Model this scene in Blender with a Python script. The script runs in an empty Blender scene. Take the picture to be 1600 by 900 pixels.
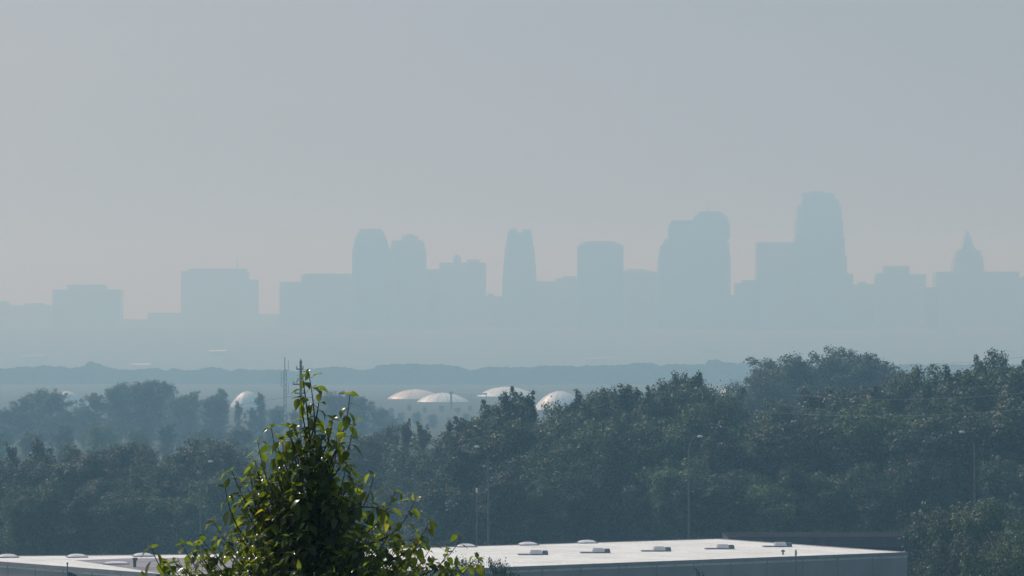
import bpy, math, random
import numpy as np
from mathutils import Vector, Matrix
C = bpy.context.scene
COL = C.collection
R = math.radians
# ------------------------------------------------------------------ camera, sky, sun, exposure
F = 6000.0            # focal length in photo pixels (photo 1600 px wide)
HZ = 550.0            # horizon row in the photo
CAMZ = 23.0
cd = bpy.data.cameras.new('camera'); cam = bpy.data.objects.new('camera', cd); COL.objects.link(cam)
cd.sensor_width = 36; cd.lens = 36*F/1600; cd.clip_start = .5; cd.clip_end = 40000
cam.location = (0, 0, CAMZ); cam.rotation_euler = (R(90)+math.atan((HZ-450)/F), 0, 0)
C.camera = cam
SUN_EL, SUN_AZ = 46, -46      # azimuth from the view direction, negative = left
w = bpy.data.worlds.new('World'); C.world = w; w.use_nodes = True
nt = w.node_tree; nt.nodes.clear()
sky = nt.nodes.new('ShaderNodeTexSky'); sky.sky_type = 'NISHITA'; sky.sun_disc = False
sky.sun_elevation = R(SUN_EL); sky.sun_rotation = R(SUN_AZ); sky.air_density = 1.0; sky.dust_density = 3.6; sky.ozone_density = 4.0
bg = nt.nodes.new('ShaderNodeBackground'); bg.inputs[1].default_value = .087
wo = nt.nodes.new('ShaderNodeOutputWorld')
# thin smoke: a faint lilac tint and very soft uneven bands in the sky itself
tcw = nt.nodes.new('ShaderNodeTexCoord'); mpw = nt.nodes.new('ShaderNodeMapping'); mpw.inputs['Scale'].default_value = (5, 5, 26)
nzw = nt.nodes.new('ShaderNodeTexNoise'); nzw.inputs['Scale'].default_value = 1.6; nzw.inputs['Detail'].default_value = 4
rmw = nt.nodes.new('ShaderNodeValToRGB'); rmw.color_ramp.elements[0].position = .3; rmw.color_ramp.elements[1].position = .7
rmw.color_ramp.elements[0].color = (1.0, .975, .99, 1); rmw.color_ramp.elements[1].color = (1.06, 1.03, 1.045, 1)
mxw = nt.nodes.new('ShaderNodeMix'); mxw.data_type = 'RGBA'; mxw.blend_type = 'MULTIPLY'; mxw.inputs[0].default_value = 1
nt.links.new(tcw.outputs['Generated'], mpw.inputs[0]); nt.links.new(mpw.outputs[0], nzw.inputs[0]); nt.links.new(nzw.outputs['Fac'], rmw.inputs[0])
nt.links.new(sky.outputs[0], mxw.inputs[6]); nt.links.new(rmw.outputs[0], mxw.inputs[7])
nt.links.new(mxw.outputs[2], bg.inputs[0]); nt.links.new(bg.outputs[0], wo.inputs[0])
sl = bpy.data.lights.new('sun', 'SUN'); sl.energy = 3.1; sl.angle = R(.6); sl.color = (1, .965, .925)
so = bpy.data.objects.new('sun', sl); COL.objects.link(so)
sd = Vector((math.sin(R(SUN_AZ))*math.cos(R(SUN_EL)), math.cos(R(SUN_AZ))*math.cos(R(SUN_EL)), math.sin(R(SUN_EL))))
so.rotation_euler = sd.to_track_quat('Z', 'Y').to_euler(); so.location = (-300, 300, 400)
C.view_settings.view_transform = 'Standard'; C.view_settings.look = 'None'
C.view_settings.exposure = -0.10; C.view_settings.gamma = 1; C.view_settings.use_curve_mapping = False
C.render.engine = 'CYCLES'
cy = C.cycles
cy.use_denoising = True; cy.volume_bounces = 1; cy.max_bounces = 9; cy.diffuse_bounces = 7; cy.transmission_bounces = 4
cy.use_adaptive_sampling = True; cy.adaptive_threshold = .01
cy.sample_clamp_indirect = 6; cy.volume_step_rate = 1.0

# ------------------------------------------------------------------ helpers
def at(px, py, d):
    return Vector(((px-800)/F*d, d, CAMZ+(HZ-py)/F*d))

def mat(name, rough=.8, spec=.3, metallic=0):
    m = bpy.data.materials.new(name); m.use_nodes = True
    b = m.node_tree.nodes['Principled BSDF']
    b.inputs['Roughness'].default_value = rough; b.inputs['Specular IOR Level'].default_value = spec
    b.inputs['Metallic'].default_value = metallic
    return m, m.node_tree, b

def noisy(name, c1, c2, scale=1.0, rough=.8, spec=.3, metallic=0, detail=6, stretch=(1, 1, 1), bump=0, pos=(.35, .65)):
    m, t, b = mat(name, rough, spec, metallic)
    tc = t.nodes.new('ShaderNodeTexCoord'); mp = t.nodes.new('ShaderNodeMapping'); mp.inputs['Scale'].default_value = stretch
    n = t.nodes.new('ShaderNodeTexNoise'); n.inputs['Scale'].default_value = scale; n.inputs['Detail'].default_value = detail
    r = t.nodes.new('ShaderNodeValToRGB'); r.color_ramp.elements[0].position = pos[0]; r.color_ramp.elements[1].position = pos[1]
    r.color_ramp.elements[0].color = (*c1, 1); r.color_ramp.elements[1].color = (*c2, 1)
    L = t.links.new
    L(tc.outputs['Object'], mp.inputs[0]); L(mp.outputs[0], n.inputs[0]); L(n.outputs['Fac'], r.inputs[0]); L(r.outputs[0], b.inputs['Base Color'])
    if bump:
        bp = t.nodes.new('ShaderNodeBump'); bp.inputs['Distance'].default_value = bump; L(n.outputs['Fac'], bp.inputs['Height']); L(bp.outputs[0], b.inputs['Normal'])
    return m

def leafmat(name, c1, c2, trans, rough=.45, spec=.5, tw=.35, hue=None, vary=True):
    m, t, b = mat(name, rough, spec)
    g = t.nodes.new('ShaderNodeNewGeometry')
    r = t.nodes.new('ShaderNodeValToRGB'); r.color_ramp.elements[0].color = (*c1, 1); r.color_ramp.elements[1].color = (*c2, 1)
    if hue:
        e = r.color_ramp.elements.new(.93); e.color = (*c2, 1); r.color_ramp.elements[2].color = (*hue, 1)
    L = t.links.new
    tr = t.nodes.new('ShaderNodeBsdfTranslucent')
    mx = t.nodes.new('ShaderNodeMixShader'); mx.inputs[0].default_value = tw
    mc = t.nodes.new('ShaderNodeMix'); mc.data_type = 'RGBA'; mc.blend_type = 'MULTIPLY'; mc.inputs[0].default_value = 1
    mc.inputs[7].default_value = (*trans, 1)
    L = t.links.new
    oi_ = t.nodes.new('ShaderNodeObjectInfo'); ml = t.nodes.new('ShaderNodeMapRange'); ml.inputs[3].default_value = .5; ml.inputs[4].default_value = 2.1
    if not vary: ml.inputs[3].default_value = ml.inputs[4].default_value = 1.0
    hs = t.nodes.new('ShaderNodeHueSaturation'); L(oi_.outputs['Random'], ml.inputs[0]); L(ml.outputs[0], hs.inputs['Value'])
    L(g.outputs['Random Per Island'], r.inputs[0]); L(r.outputs[0], hs.inputs['Color']); L(hs.outputs[0], b.inputs['Base Color'])
    L(hs.outputs[0], mc.inputs[6]); L(mc.outputs[2], tr.inputs['Color'])
    L(b.outputs[0], mx.inputs[1]); L(tr.outputs[0], mx.inputs[2]); L(mx.outputs[0], t.nodes['Material Output'].inputs[0])
    return m

def facade(name, wall, glass, sx, sz, rough=.6):
    """wall with rows of windows: procedural grid in metres"""
    m, t, b = mat(name, rough, .4)
    tc = t.nodes.new('ShaderNodeTexCoord'); sp = t.nodes.new('ShaderNodeSeparateXYZ'); L = t.links.new
    L(tc.outputs['Object'], sp.inputs[0])
    def mth(op, a, bb=None, c=None):
        n = t.nodes.new('ShaderNodeMath'); n.operation = op
        for i, v in enumerate((a, bb, c)):
            if v is None: continue
            if isinstance(v, (int, float)): n.inputs[i].default_value = v
            else: L(v, n.inputs[i])
        return n.outputs[0]
    h = mth('ADD', sp.outputs[0], sp.outputs[1])
    fx = mth('GREATER_THAN', mth('FRACT', mth('DIVIDE', h, sx)), .38)
    fz = mth('GREATER_THAN', mth('FRACT', mth('DIVIDE', sp.outputs[2], sz)), .45)
    f = mth('MULTIPLY', fx, fz)
    mx = t.nodes.new('ShaderNodeMix'); mx.data_type = 'RGBA'; mx.inputs[6].default_value = (*wall, 1); mx.inputs[7].default_value = (*glass, 1)
    L(f, mx.inputs[0]); L(mx.outputs[2], b.inputs['Base Color'])
    return m

class MB:
    def __init__(s): s.v = []; s.f = []
    def poly(s, pts, faces):
        o = len(s.v); s.v += [tuple(p) for p in pts]; s.f += [tuple(o+i for i in f) for f in faces]
    def box(s, x0, x1, y0, y1, z0, z1, tx=0, ty=0):
        s.poly([(x0, y0, z0), (x1, y0, z0), (x1, y1, z0), (x0, y1, z0), (x0+tx, y0+ty, z1), (x1-tx, y0+ty, z1), (x1-tx, y1-ty, z1), (x0+tx, y1-ty, z1)],
               [(3, 2, 1, 0), (4, 5, 6, 7), (0, 1, 5, 4), (1, 2, 6, 5), (2, 3, 7, 6), (3, 0, 4, 7)])
    def prism(s, pts, z0, z1):
        n = len(pts)
        s.poly([(p[0], p[1], z0) for p in pts]+[(p[0], p[1], z1) for p in pts],
               [tuple(range(n-1, -1, -1)), tuple(range(n, 2*n))]+[(i, (i+1) % n, n+(i+1) % n, n+i) for i in range(n)])
    def tube(s, path, rad, n=7):
        path = [Vector(p) for p in path]
        if not hasattr(rad, '__len__'): rad = [rad]*len(path)
        rings = []
        for i, p in enumerate(path):
            d = (path[min(i+1, len(path)-1)]-path[max(i-1, 0)])
            d = d.normalized() if d.length > 1e-9 else Vector((0, 0, 1))
            a = d.orthogonal().normalized() if abs(d.z) < .9 else (Vector((1, 0, 0))-d*d.x).normalized()
            b = d.cross(a)
            rings.append([p+(a*math.cos(2*math.pi*k/n)+b*math.sin(2*math.pi*k/n))*rad[i] for k in range(n)])
        fs = []
        for i in range(len(rings)-1):
            for k in range(n):
                fs.append((i*n+k, i*n+(k+1) % n, (i+1)*n+(k+1) % n, (i+1)*n+k))
        fs.append(tuple(range(n-1, -1, -1))); fs.append(tuple(range((len(rings)-1)*n, len(rings)*n)))
        s.poly([p for r in rings for p in r], fs)
    def lathe(s, c, prof, n=24, sx=1, sy=1):
        o = len(s.v); m = len(prof)
        for r, z in prof:
            for k in range(n):
                a = 2*math.pi*k/n; s.v.append((c[0]+r*math.cos(a)*sx, c[1]+r*math.sin(a)*sy, c[2]+z))
        for i in range(m-1):
            for k in range(n):
                s.f.append((o+i*n+k, o+i*n+(k+1) % n, o+(i+1)*n+(k+1) % n, o+(i+1)*n+k))
        s.f.append(tuple(o+(m-1)*n+k for k in range(n)))
    def build(s, name, m, parent=None, smooth=False, org=None):
        me = bpy.data.meshes.new(name)
        v = s.v
        if org is not None: v = [(a-org[0], b-org[1], c-org[2]) for a, b, c in v]
        me.from_pydata(v, [], s.f); me.materials.append(m); me.update()
        if smooth: me.polygons.foreach_set('use_smooth', [True]*len(me.polygons))
        o = bpy.data.objects.new(name, me); COL.objects.link(o)
        if parent: o.parent = parent
        elif org is not None: o.location = org
        return o

def npmesh(name, V, nper, m):
    """V (k*nper,3) loose polygons of nper vertices each"""
    k = len(V)//nper
    me = bpy.data.meshes.new(name); me.vertices.add(len(V)); me.vertices.foreach_set('co', np.asarray(V, dtype=np.float32).ravel())
    me.loops.add(len(V)); me.loops.foreach_set('vertex_index', np.arange(len(V), dtype=np.int32))
    me.polygons.add(k); me.polygons.foreach_set('loop_start', np.arange(0, len(V), nper, dtype=np.int32))
    me.update(calc_edges=True); me.validate(); me.materials.append(m)
    return me

def link(name, me, parent=None):
    o = bpy.data.objects.new(name, me); COL.objects.link(o)
    if parent: o.parent = parent
    return o

def tag(o, label=None, cat=None, group=None, kind=None):
    if label: o['label'] = label
    if cat: o['category'] = cat
    if group: o['group'] = group
    if kind: o['kind'] = kind
    return o

def empty(name, loc, label=None, cat=None, group=None, rz=0):
    o = bpy.data.objects.new(name, None); COL.objects.link(o); o.location = loc; o.rotation_euler = (0, 0, rz)
    o.empty_display_size = .5
    return tag(o, label, cat, group)

def copy_tree(o, parent=None):
    c = o.copy(); COL.objects.link(c); c.parent = parent
    for ch in list(o.children): copy_tree(ch, c)
    return c

def sstep(a, b, x):
    t = min(1, max(0, (x-a)/(b-a))); return t*t*(3-2*t)

def ground_z(x, y):
    z = 21.4*(1-sstep(-5, 60, y))*1.0
    z = 9.0+12.4*(1-sstep(2, 26, y)) if y < 26 else 9.0
    z = z*(1-sstep(26, 170, y)) if y >= 26 else z
    z += 54*sstep(3800, 5150, y)*(1-.25*sstep(900, 3000, abs(x+100)))
    if y > 200: z += .8*math.sin(x*.011+1)*math.sin(y*.004)*sstep(400, 700, y)
    return z

# ------------------------------------------------------------------ ground
M_ground = noisy('meadow_ground', (.025, .036, .016), (.06, .06, .035), .02, .95, .1, detail=10)
ys = [-1400, -700, -300, -100, -30, -8, 0, 2, 6, 10, 14, 18, 22, 26, 35, 50, 70, 90, 110, 130, 150, 170, 200, 240, 300, 380, 480, 600, 800, 1050, 1400, 1800, 2300, 2800, 3300, 3800] + list(range(3900, 5300, 100)) + [5600, 6200, 7000, 8000, 9200]
xs = [-4700, -3500, -2600, -1900, -1400, -1000, -750, -550, -400, -280, -190, -120, -70, -35, -12, 0, 12, 35, 70, 120, 190, 280, 400, 550, 750, 1000, 1400, 1900, 2600, 3500, 4700]
g = MB(); nx = len(xs)
g.v = [(x, y, ground_z(x, y)) for y in ys for x in xs]
g.f = [(j*nx+i, j*nx+i+1, (j+1)*nx+i+1, (j+1)*nx+i) for j in range(len(ys)-1) for i in range(nx-1)]
tag(g.build('ground', M_ground, smooth=True), kind='structure')

# ------------------------------------------------------------------ haze: one closed box of even density
hz = MB(); hz.box(-4900, 4900, -1600, 9500, -2.2, 262)
hm = bpy.data.materials.new('haze_air'); hm.use_nodes = True; ht = hm.node_tree; ht.nodes.clear()
pv = ht.nodes.new('ShaderNodeVolumePrincipled'); ho = ht.nodes.new('ShaderNodeOutputMaterial')
ht.links.new(pv.outputs[0], ho.inputs['Volume'])
pv.inputs['Color'].default_value = (.375, .74, 1.0, 1); pv.inputs['Absorption Color'].default_value = (1, 1, 1, 1)
pv.inputs['Density'].default_value = 6.0e-4; pv.inputs['Anisotropy'].default_value = .2
tag(hz.build('haze', hm), 'pale blue grey smoke haze filling the air over the valley and city', 'haze', kind='stuff')

# ------------------------------------------------------------------ tree prototypes
M_bark = noisy('bark', (.05, .04, .03), (.13, .11, .09), 3, .95, .1, stretch=(1, 1, .2))
M_leafA = leafmat('leaf_cottonwood', (.013, .028, .010), (.036, .062, .022), (1.5, 1.7, .6), .55, .4, .18, (.13, .15, .09))  # last colours here and below: leaf sparkle put in as pale flecks
M_leafB = leafmat('leaf_dark_green', (.010, .021, .009), (.026, .045, .018), (1.5, 1.7, .7), .55, .4, .16, (.10, .12, .07))
M_leafC = leafmat('leaf_green', (.016, .034, .011), (.045, .075, .022), (1.5, 1.7, .6), .55, .4, .2, (.14, .17, .09))

def rot_frames(N, rng, up=.35):
    """random quads frames: normals N (k,3)"""
    k = len(N); n = N+rng.normal(0, .5, (k, 3))+np.array([0, 0, up]); n /= np.linalg.norm(n, axis=1)[:, None]+1e-9
    a = rng.normal(0, 1, (k, 3)); a -= (a*n).sum(1)[:, None]*n; a /= np.linalg.norm(a, axis=1)[:, None]+1e-9
    return a, np.cross(n, a)

def crown_mesh(seed, H, W, base, shape, m, nlimb=26, leaf=.24, nleaf=14000, cl=1.0, spiky=.4):
    rng = np.random.default_rng(seed); rd = random.Random(seed)
    prof = {'round': lambda t: math.sqrt(max(0, 1-(2*t-1)**2))**.8,
            'column': lambda t: (1-t)**.45*min(1, t*5+.35),
            'vase': lambda t: min(1, .35+t*.9)*(1-max(0, t-.75)*2.6),
            'cone': lambda t: (1-t)**.8*min(1, t*6+.3)}[shape]
    tr = MB()
    pts = [Vector((0, 0, 0))]
    for i in range(1, 9):
        pts.append(Vector((rd.gauss(0, .012)*H*i/8, rd.gauss(0, .012)*H*i/8, H*.93*i/8)))
    tr.tube(pts, [H*.016*(1-i/8*.88)+.02 for i in range(9)], 7)
    cs = []
    def ptrunk(h):
        f = h/(H*.93)*8; i = min(7, int(f)); return pts[i].lerp(pts[i+1], f-i)
    sect = [rd.uniform(.65, 1.15) for _ in range(7)]
    for i in range(nlimb):
        t = (i+rd.random())/nlimb
        az = i*2.4+rd.uniform(-.4, .4)
        L = prof(t)*W/2*rd.uniform(.72, 1.1)*sect[int(az % 6.28/6.283*7) % 7]
        p0 = ptrunk(min(H*.92, base*H*.8+t*(1-base)*H*.85))
        rise = L*rd.uniform(.35, .9)+ (spiky*H*.06 if t > .6 else 0)
        p1 = p0+Vector((math.cos(az)*L, math.sin(az)*L, rise))
        if p1.z > H*.93: p1.z = H*rd.uniform(.84, .96)
        mid = p0.lerp(p1, .5)+Vector((0, 0, -L*.08))
        tr.tube([p0, mid, p1], [H*.0055*(1.2-t*.7), H*.0035*(1.2-t*.7), .02], 5)
        for q in range(3 if L > W*.2 else 2):
            f = (1.0, .68, .4)[q]+rd.uniform(-.08, .08)
            c = p0.lerp(p1, f)+Vector((rd.gauss(0, .35), rd.gauss(0, .35), rd.gauss(0, .3)))
            cs.append((c, rd.uniform(.6, 1.55)*cl*(1 if q else .9), rd.uniform(.65, 1.1)))
            if rd.random() < .4:
                a2 = az+rd.choice((-1, 1))*rd.uniform(.5, 1.1); c2 = c+Vector((math.cos(a2), math.sin(a2), rd.uniform(-.2, .7)))*rd.uniform(.7, 1.5)*cl
                tr.tube([c, c2], [.05, .015], 4); cs.append((c2, rd.uniform(.4, .85)*cl, rd.uniform(.9, 1.6)))
    soft = shape in ('round', 'vase')
    ntop = 6+int(6*spiky)
    for i in range(ntop):      # upright sprigs and lobes that break the top outline
        p = ptrunk(H*rd.uniform(.74, .9)); a = i*2.4+rd.uniform(-.5, .5); r = W*rd.uniform(.03, .34 if soft else .2)
        q = p+Vector((math.cos(a)*r, math.sin(a)*r, 0)); zt = H*rd.uniform(.9, .985)-r*(.55 if soft else .9)
        if i == 0: zt = H*.975
        e = Vector((q.x, q.y, zt)); tr.tube([p, p.lerp(e, .6), e], [.06, .04, .012], 4)
        for f in (.3, .6, .85, 1): cs.append((p.lerp(e, f), rd.uniform(.4, .7)*cl*((1.5-.45*f) if soft else (1.2-.5*f)), rd.uniform(.8, 1.2) if soft else rd.uniform(1.1, 1.7)))
    wts = np.array([c[1]**2*c[2] for c in cs]); wts /= wts.sum()
    idx = rng.choice(len(cs), nleaf, p=wts)
    cen = np.array([c[0][:] for c in cs])[idx]; rr = np.array([c[1] for c in cs])[idx]; st = np.array([c[2] for c in cs])[idx]
    dirs = rng.normal(0, 1, (nleaf, 3)); dirs[:, 2] = np.where(rng.random(nleaf) < .55, np.abs(dirs[:, 2]), dirs[:, 2]); dirs /= np.linalg.norm(dirs, axis=1)[:, None]
    rad = rr*rng.random(nleaf)**.42*(1+.25*rng.normal(0, 1, nleaf)*(rng.random(nleaf) < .25))
    P = cen+dirs*rad[:, None]*np.stack([np.ones(nleaf), np.ones(nleaf), st], 1)
    a, b = rot_frames(dirs, rng)
    s = (leaf*(.6+.8*rng.random(nleaf)))[:, None]
    V = np.stack([P-a*s*.5-b*s*.28, P+a*s*.1-b*s*.42, P+a*s*.55+b*s*.05, P-a*s*.05+b*s*.42], 1).reshape(-1, 3)
    me = npmesh('crown', V, 4, m)
    tm = tr.build('trunk', M_bark)
    tme = tm.data; bpy.data.objects.remove(tm)
    return tme, me, H

PROTO = {
    'col1': crown_mesh(11, 20, 6.2, .1, 'column', M_leafA, 34, .208, 25500, 1.0, .7),
    'col2': crown_mesh(12, 20, 5.4, .08, 'column', M_leafB, 34, .192, 24000, .95, 1.0),
    'rnd1': crown_mesh(13, 18, 8.5, .12, 'round', M_leafA, 40, .208, 30000, 1.2, .4),
    'rnd2': crown_mesh(14, 17, 9, .1, 'round', M_leafC, 42, .216, 30000, 1.25, .25),
    'vase1': crown_mesh(15, 20, 8, .1, 'vase', M_leafB, 40, .2, 30000, 1.1, .8),
    'vase2': crown_mesh(16, 20, 7.2, .1, 'vase', M_leafA, 38, .2, 27000, 1.05, .9),
    'pop': crown_mesh(17, 20, 3.6, .05, 'cone', M_leafC, 30, .24, 12000, .8, .8),
    'cone': crown_mesh(18, 18, 6.5, .05, 'cone', M_leafB, 38, .24, 15000, .9, .5),
    'bush': crown_mesh(19, 9, 8, .03, 'round', M_leafA, 44, .15, 30000, .9, .4),
}
NAMES = {'col1': 'cottonwood_tree', 'col2': 'cottonwood_tree', 'rnd1': 'broadleaf_tree', 'rnd2': 'broadleaf_tree', 'vase1': 'elm_tree', 'vase2': 'elm_tree', 'pop': 'poplar_tree', 'cone': 'pyramid_tree', 'bush': 'bushy_tree'}
NAMES = {k: 'tree' for k in NAMES}
LOOK = {'col1': 'upright', 'col2': 'narrow upright', 'rnd1': 'rounded', 'rnd2': 'broad rounded', 'vase1': 'ragged', 'vase2': 'loose topped', 'pop': 'slender pointed', 'cone': 'pointed', 'bush': 'low bushy'}
LAND = [(12, 'the far left edge blocks'), (138, 'the far left square block'), (242, 'the dip beside the far left block'), (345, 'the antenna tower'), (421, 'the gap after the antenna tower'),
        (500, 'the long flat roofed block'), (580, 'the round shouldered tower'), (638, 'the stepped twin tower'), (722, 'the two bump block'), (811, 'the twin peaked tower'),
        (870, 'the low roofs at centre'), (937, 'the drum topped tower'), (1000, 'the curved low roof'), (1058, 'the wide tower left shoulder'), (1115, 'the wide tower dome'), (1160, 'the slot after the wide tower'), (1210, 'the square flat topped block'),
        (1280, 'the tallest tower'), (1348, 'the roofs after the tallest tower'), (1405, 'the raised centre block'), (1452, 'the gap before the spire'), (1510, 'the skyline spire'), (1575, 'the rightmost skyline block')]
used_labels = {}
tree_rd = random.Random(5)
def place_tree(px, py, d, key, rowname, group, wscale=1.0, label=None):
    tme, cme, H = PROTO[key]
    x = (px-800)/F*d; gz = ground_z(x, d)
    ztop = CAMZ+(HZ-py)/F*d
    h = ztop-gz; s = h/H
    name = 'bush' if key == 'bush' else 'tree'
    r = bpy.data.objects.new(name, None); COL.objects.link(r)
    r.location = (x, d, gz-.05); r.rotation_euler = (0, 0, tree_rd.uniform(0, 6.28)); 
    ws = s*wscale*tree_rd.uniform(.9, 1.12); r.scale = (ws, ws, s)
    t = link('trunk', tme, r); c = link('crown', cme, r)
    if label is None:
        lm = min(LAND, key=lambda l: abs(l[0]-px))[1]
        label = '%s tree in %s, below %s' % (LOOK[key], rowname, lm)
    used_labels.setdefault(label, []).append((px, r))
    tag(r, label, 'tree' if key != 'bush' else 'bush', group)
    return r

def row(lst, rowname, group, keys, wscale=1.0, dj=0):
    for i, it in enumerate(lst):
        px, py, d = it[:3]; key = it[3] if len(it) > 3 else keys[i % len(keys)]
        place_tree(px, py, d+tree_rd.uniform(-dj, dj), key, rowname, group, it[4] if len(it) > 4 else wscale)

# hazy wood at left, 900 m
row([(-18, 628, 920), (12, 636, 900), (38, 618, 905), (60, 609, 920), (82, 607, 900), (108, 641, 890), (130, 632, 915), (147, 612, 900, 'vase1'), (181, 599, 905, 'rnd1'), (208, 597, 925, 'rnd2'), (230, 592, 900, 'rnd1'), (254, 593, 910, 'vase1', 1.2), (282, 616, 890), (301, 611, 905, 'vase2'), (330, 616, 900, 'rnd1', 1.2), (346, 607, 915, 'vase2', .9), (372, 626, 885, 'vase2', .5), (394, 636, 885, 'vase1', .8), (408, 611, 905, 'col1', .8), (432, 634, 890), (460, 640, 900), (498, 634, 900), (520, 611, 905, 'rnd2'), (546, 613, 900), (566, 618, 915, 'vase1'), (592, 636, 890), (612, 650, 880)],
    'hazy left wood', 'trees of the hazy wood at left', ['rnd1', 'rnd2', 'vase1'], 1.15)
row([(-8, 668, 700), (48, 672, 690), (100, 664, 720), (160, 660, 710), (215, 668, 690), (262, 662, 720), (318, 668, 700), (372, 664, 700), (425, 668, 700), (500, 664, 710), (556, 672, 690), (598, 668, 640)],
    'grey left wood', 'trees of the grey middle wood at left', ['rnd2', 'rnd1', 'vase2'], 1.25)
# far gap in the middle
row([(628, 652, 1250), (652, 643, 1200), (676, 647, 1180), (702, 652, 1210), (728, 645, 1250), (752, 650, 1200), (660, 668, 1000), (692, 674, 980), (722, 672, 1000), (612, 636, 1400), (626, 644, 1300), (664, 636, 1450), (715, 636, 1440), (752, 638, 1400), (780, 636, 1450), (640, 632, 1500), (690, 633, 1480), (735, 634, 1500), (770, 634, 1490)],
    'pale middle hollow', 'pale far trees in the middle hollow', ['rnd2', 'rnd1'], 1.5)
# left front wood, 400 m
row([(-14, 705, 400), (18, 690, 405, 'cone', .7), (42, 716, 392), (66, 684, 410, 'cone'), (96, 712, 395), (118, 695, 415, 'vase2'), (146, 706, 395), (170, 690, 410, 'rnd1'), (198, 693, 400, 'vase1'), (226, 688, 415, 'rnd1', .8), (252, 712, 396), (280, 705, 405), (302, 686, 420, 'vase2'), (328, 684, 405, 'rnd2'), (350, 692, 400, 'vase1'), (378, 708, 410), (404, 716, 400), (440, 706, 410), (476, 700, 405), (520, 700, 410), (556, 690, 415), (584, 676, 420), (606, 664, 430, 'vase2', .8), (632, 652, 440, 'col1', .8), (658, 656, 425, 'pop'), (676, 690, 405), (640, 700, 390, 'rnd2')],
    'front left wood', 'trees of the front wood behind the white roof, left half', ['rnd1', 'rnd2', 'vase1'], 1.1)
row([(32, 770, 352, 'rnd1'), (64, 748, 355, 'rnd2'), (126, 772, 352, 'vase1'), (180, 768, 352, 'rnd1'), (240, 765, 352, 'rnd2'), (300, 775, 350, 'rnd1'), (-6, 742, 372, 'vase2'), (86, 735, 375, 'col1'), (160, 744, 370), (214, 736, 372, 'vase1'), (268, 748, 368), (340, 735, 372), (410, 750, 370), (620, 735, 372, 'vase2'), (668, 722, 365)],
    'front left lower tier', 'shorter trees along the front of the left wood', ['rnd1', 'rnd2'], .95)
# right wood
row([(706, 654, 390, 'col2'), (728, 648, 385, 'col1'), (752, 655, 370, 'vase2'), (772, 622, 385, 'col1'), (792, 608, 375, 'col2'), (814, 601, 380, 'col1', .9), (828, 607, 372, 'pop', .8), (852, 660, 365, 'rnd1', .8), (880, 630, 370, 'rnd2', .7), (894, 618, 380, 'col2', .8), (908, 605, 382, 'pop', 1.1), (926, 611, 372, 'vase2'), (948, 600, 380, 'vase1', .8), (974, 596, 375, 'pop', 1.2), (990, 598, 382, 'pop', 1.2), (1010, 599, 372, 'col1', .9), (1036, 595, 380, 'col2'), (1060, 577, 385, 'vase1', .8), (1084, 576, 378, 'col2'), (1108, 598, 372, 'rnd1', .8), (1130, 606, 385, 'rnd2', .7)],
    'tall right wood', 'tall trees of the right wood', ['col1', 'rnd1', 'vase1'], 1.1)
row([(1152, 616, 540), (1166, 600, 560), (1186, 575, 540, 'vase1'), (1208, 560, 560, 'vase2'), (1232, 556, 550, 'rnd1'), (1250, 556, 540, 'vase2'), (1266, 576, 560), (1290, 560, 550, 'vase1'), (1310, 548, 540, 'rnd1'), (1324, 543, 555, 'vase2'), (1346, 551, 545, 'vase1'), (1366, 553, 560, 'vase2'), (1384, 570, 545), (1404, 574, 550), (1428, 580, 540)],
    'greyer rear wood', 'greyer rear trees at right', ['rnd1', 'vase1', 'rnd2'], 1.1)
row([(1150, 650, 420), (1178, 640, 400), (1205, 648, 395), (1228, 624, 390), (1263, 606, 385, 'cone'), (1292, 640, 370, 'vase2'), (1318, 608, 390), (1344, 600, 385, 'vase1'), (1372, 596, 380), (1398, 578, 385, 'rnd1', .8), (1424, 572, 380, 'vase2', .8), (1446, 592, 370), (1466, 582, 385, 'vase2'), (1484, 566, 378, 'pop', 1.2), (1502, 574, 384, 'pop'), (1518, 580, 370), (1536, 551, 384, 'col1', .9), (1554, 549, 378, 'vase2', .8), (1584, 559, 382, 'col1', .9), (1604, 574, 372, 'rnd1'), (1630, 560, 380)],
    'dark right wood', 'dark near trees at right', ['vase2', 'rnd1', 'col2'], 1.15)
row([(706, 750, 336, 'rnd2'), (786, 728, 338, 'rnd1'), (846, 744, 337, 'vase2'), (905, 722, 340, 'rnd2'), (1000, 738, 338, 'col1'), (1052, 716, 340, 'rnd2'), (1098, 742, 338), (1150, 728, 340, 'vase1'), (1192, 744, 338, 'rnd2'), (1240, 716, 340), (1288, 734, 340, 'rnd1'), (1334, 724, 340, 'vase2'), (1378, 740, 338, 'rnd2'), (1424, 712, 342, 'rnd1'), (1470, 722, 342, 'col1'), (1566, 706, 342, 'vase1'), (1610, 720, 340), (722, 690, 350), (765, 672, 352, 'vase2'), (820, 650, 350, 'rnd1'), (868, 690, 344), (918, 656, 352, 'rnd2'), (968, 640, 354, 'vase1'), (1020, 655, 352, 'rnd1'), (1074, 632, 356, 'vase2'), (1122, 646, 350), (1166, 672, 352), (1212, 652, 350, 'rnd1'), (1262, 646, 352), (1306, 664, 350, 'vase1'), (1352, 640, 352), (1404, 628, 354, 'rnd2'), (1450, 644, 350), (1496, 622, 354, 'vase2'), (1546, 634, 350), (1592, 616, 354, 'rnd1'), (1636, 650, 350)],
    'right middle tier', 'middle tier trees of the right wood', ['rnd1', 'col1', 'rnd2', 'vase1'], 1.0)
place_tree(1404, 828, 310, 'bush', '', 'bushy trees beside the roof corner', .45, 'small bushy tree touching the pointed right corner of the white roof')
place_tree(1472, 800, 290, 'bush', '', 'bushy trees beside the roof corner', .8, 'rounded bushy tree just right of the white roof corner')
place_tree(1498, 794, 278, 'rnd2', '', 'bushy trees beside the roof corner', .9, 'broad bushy tree under the curved street lamp at lower right')
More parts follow.
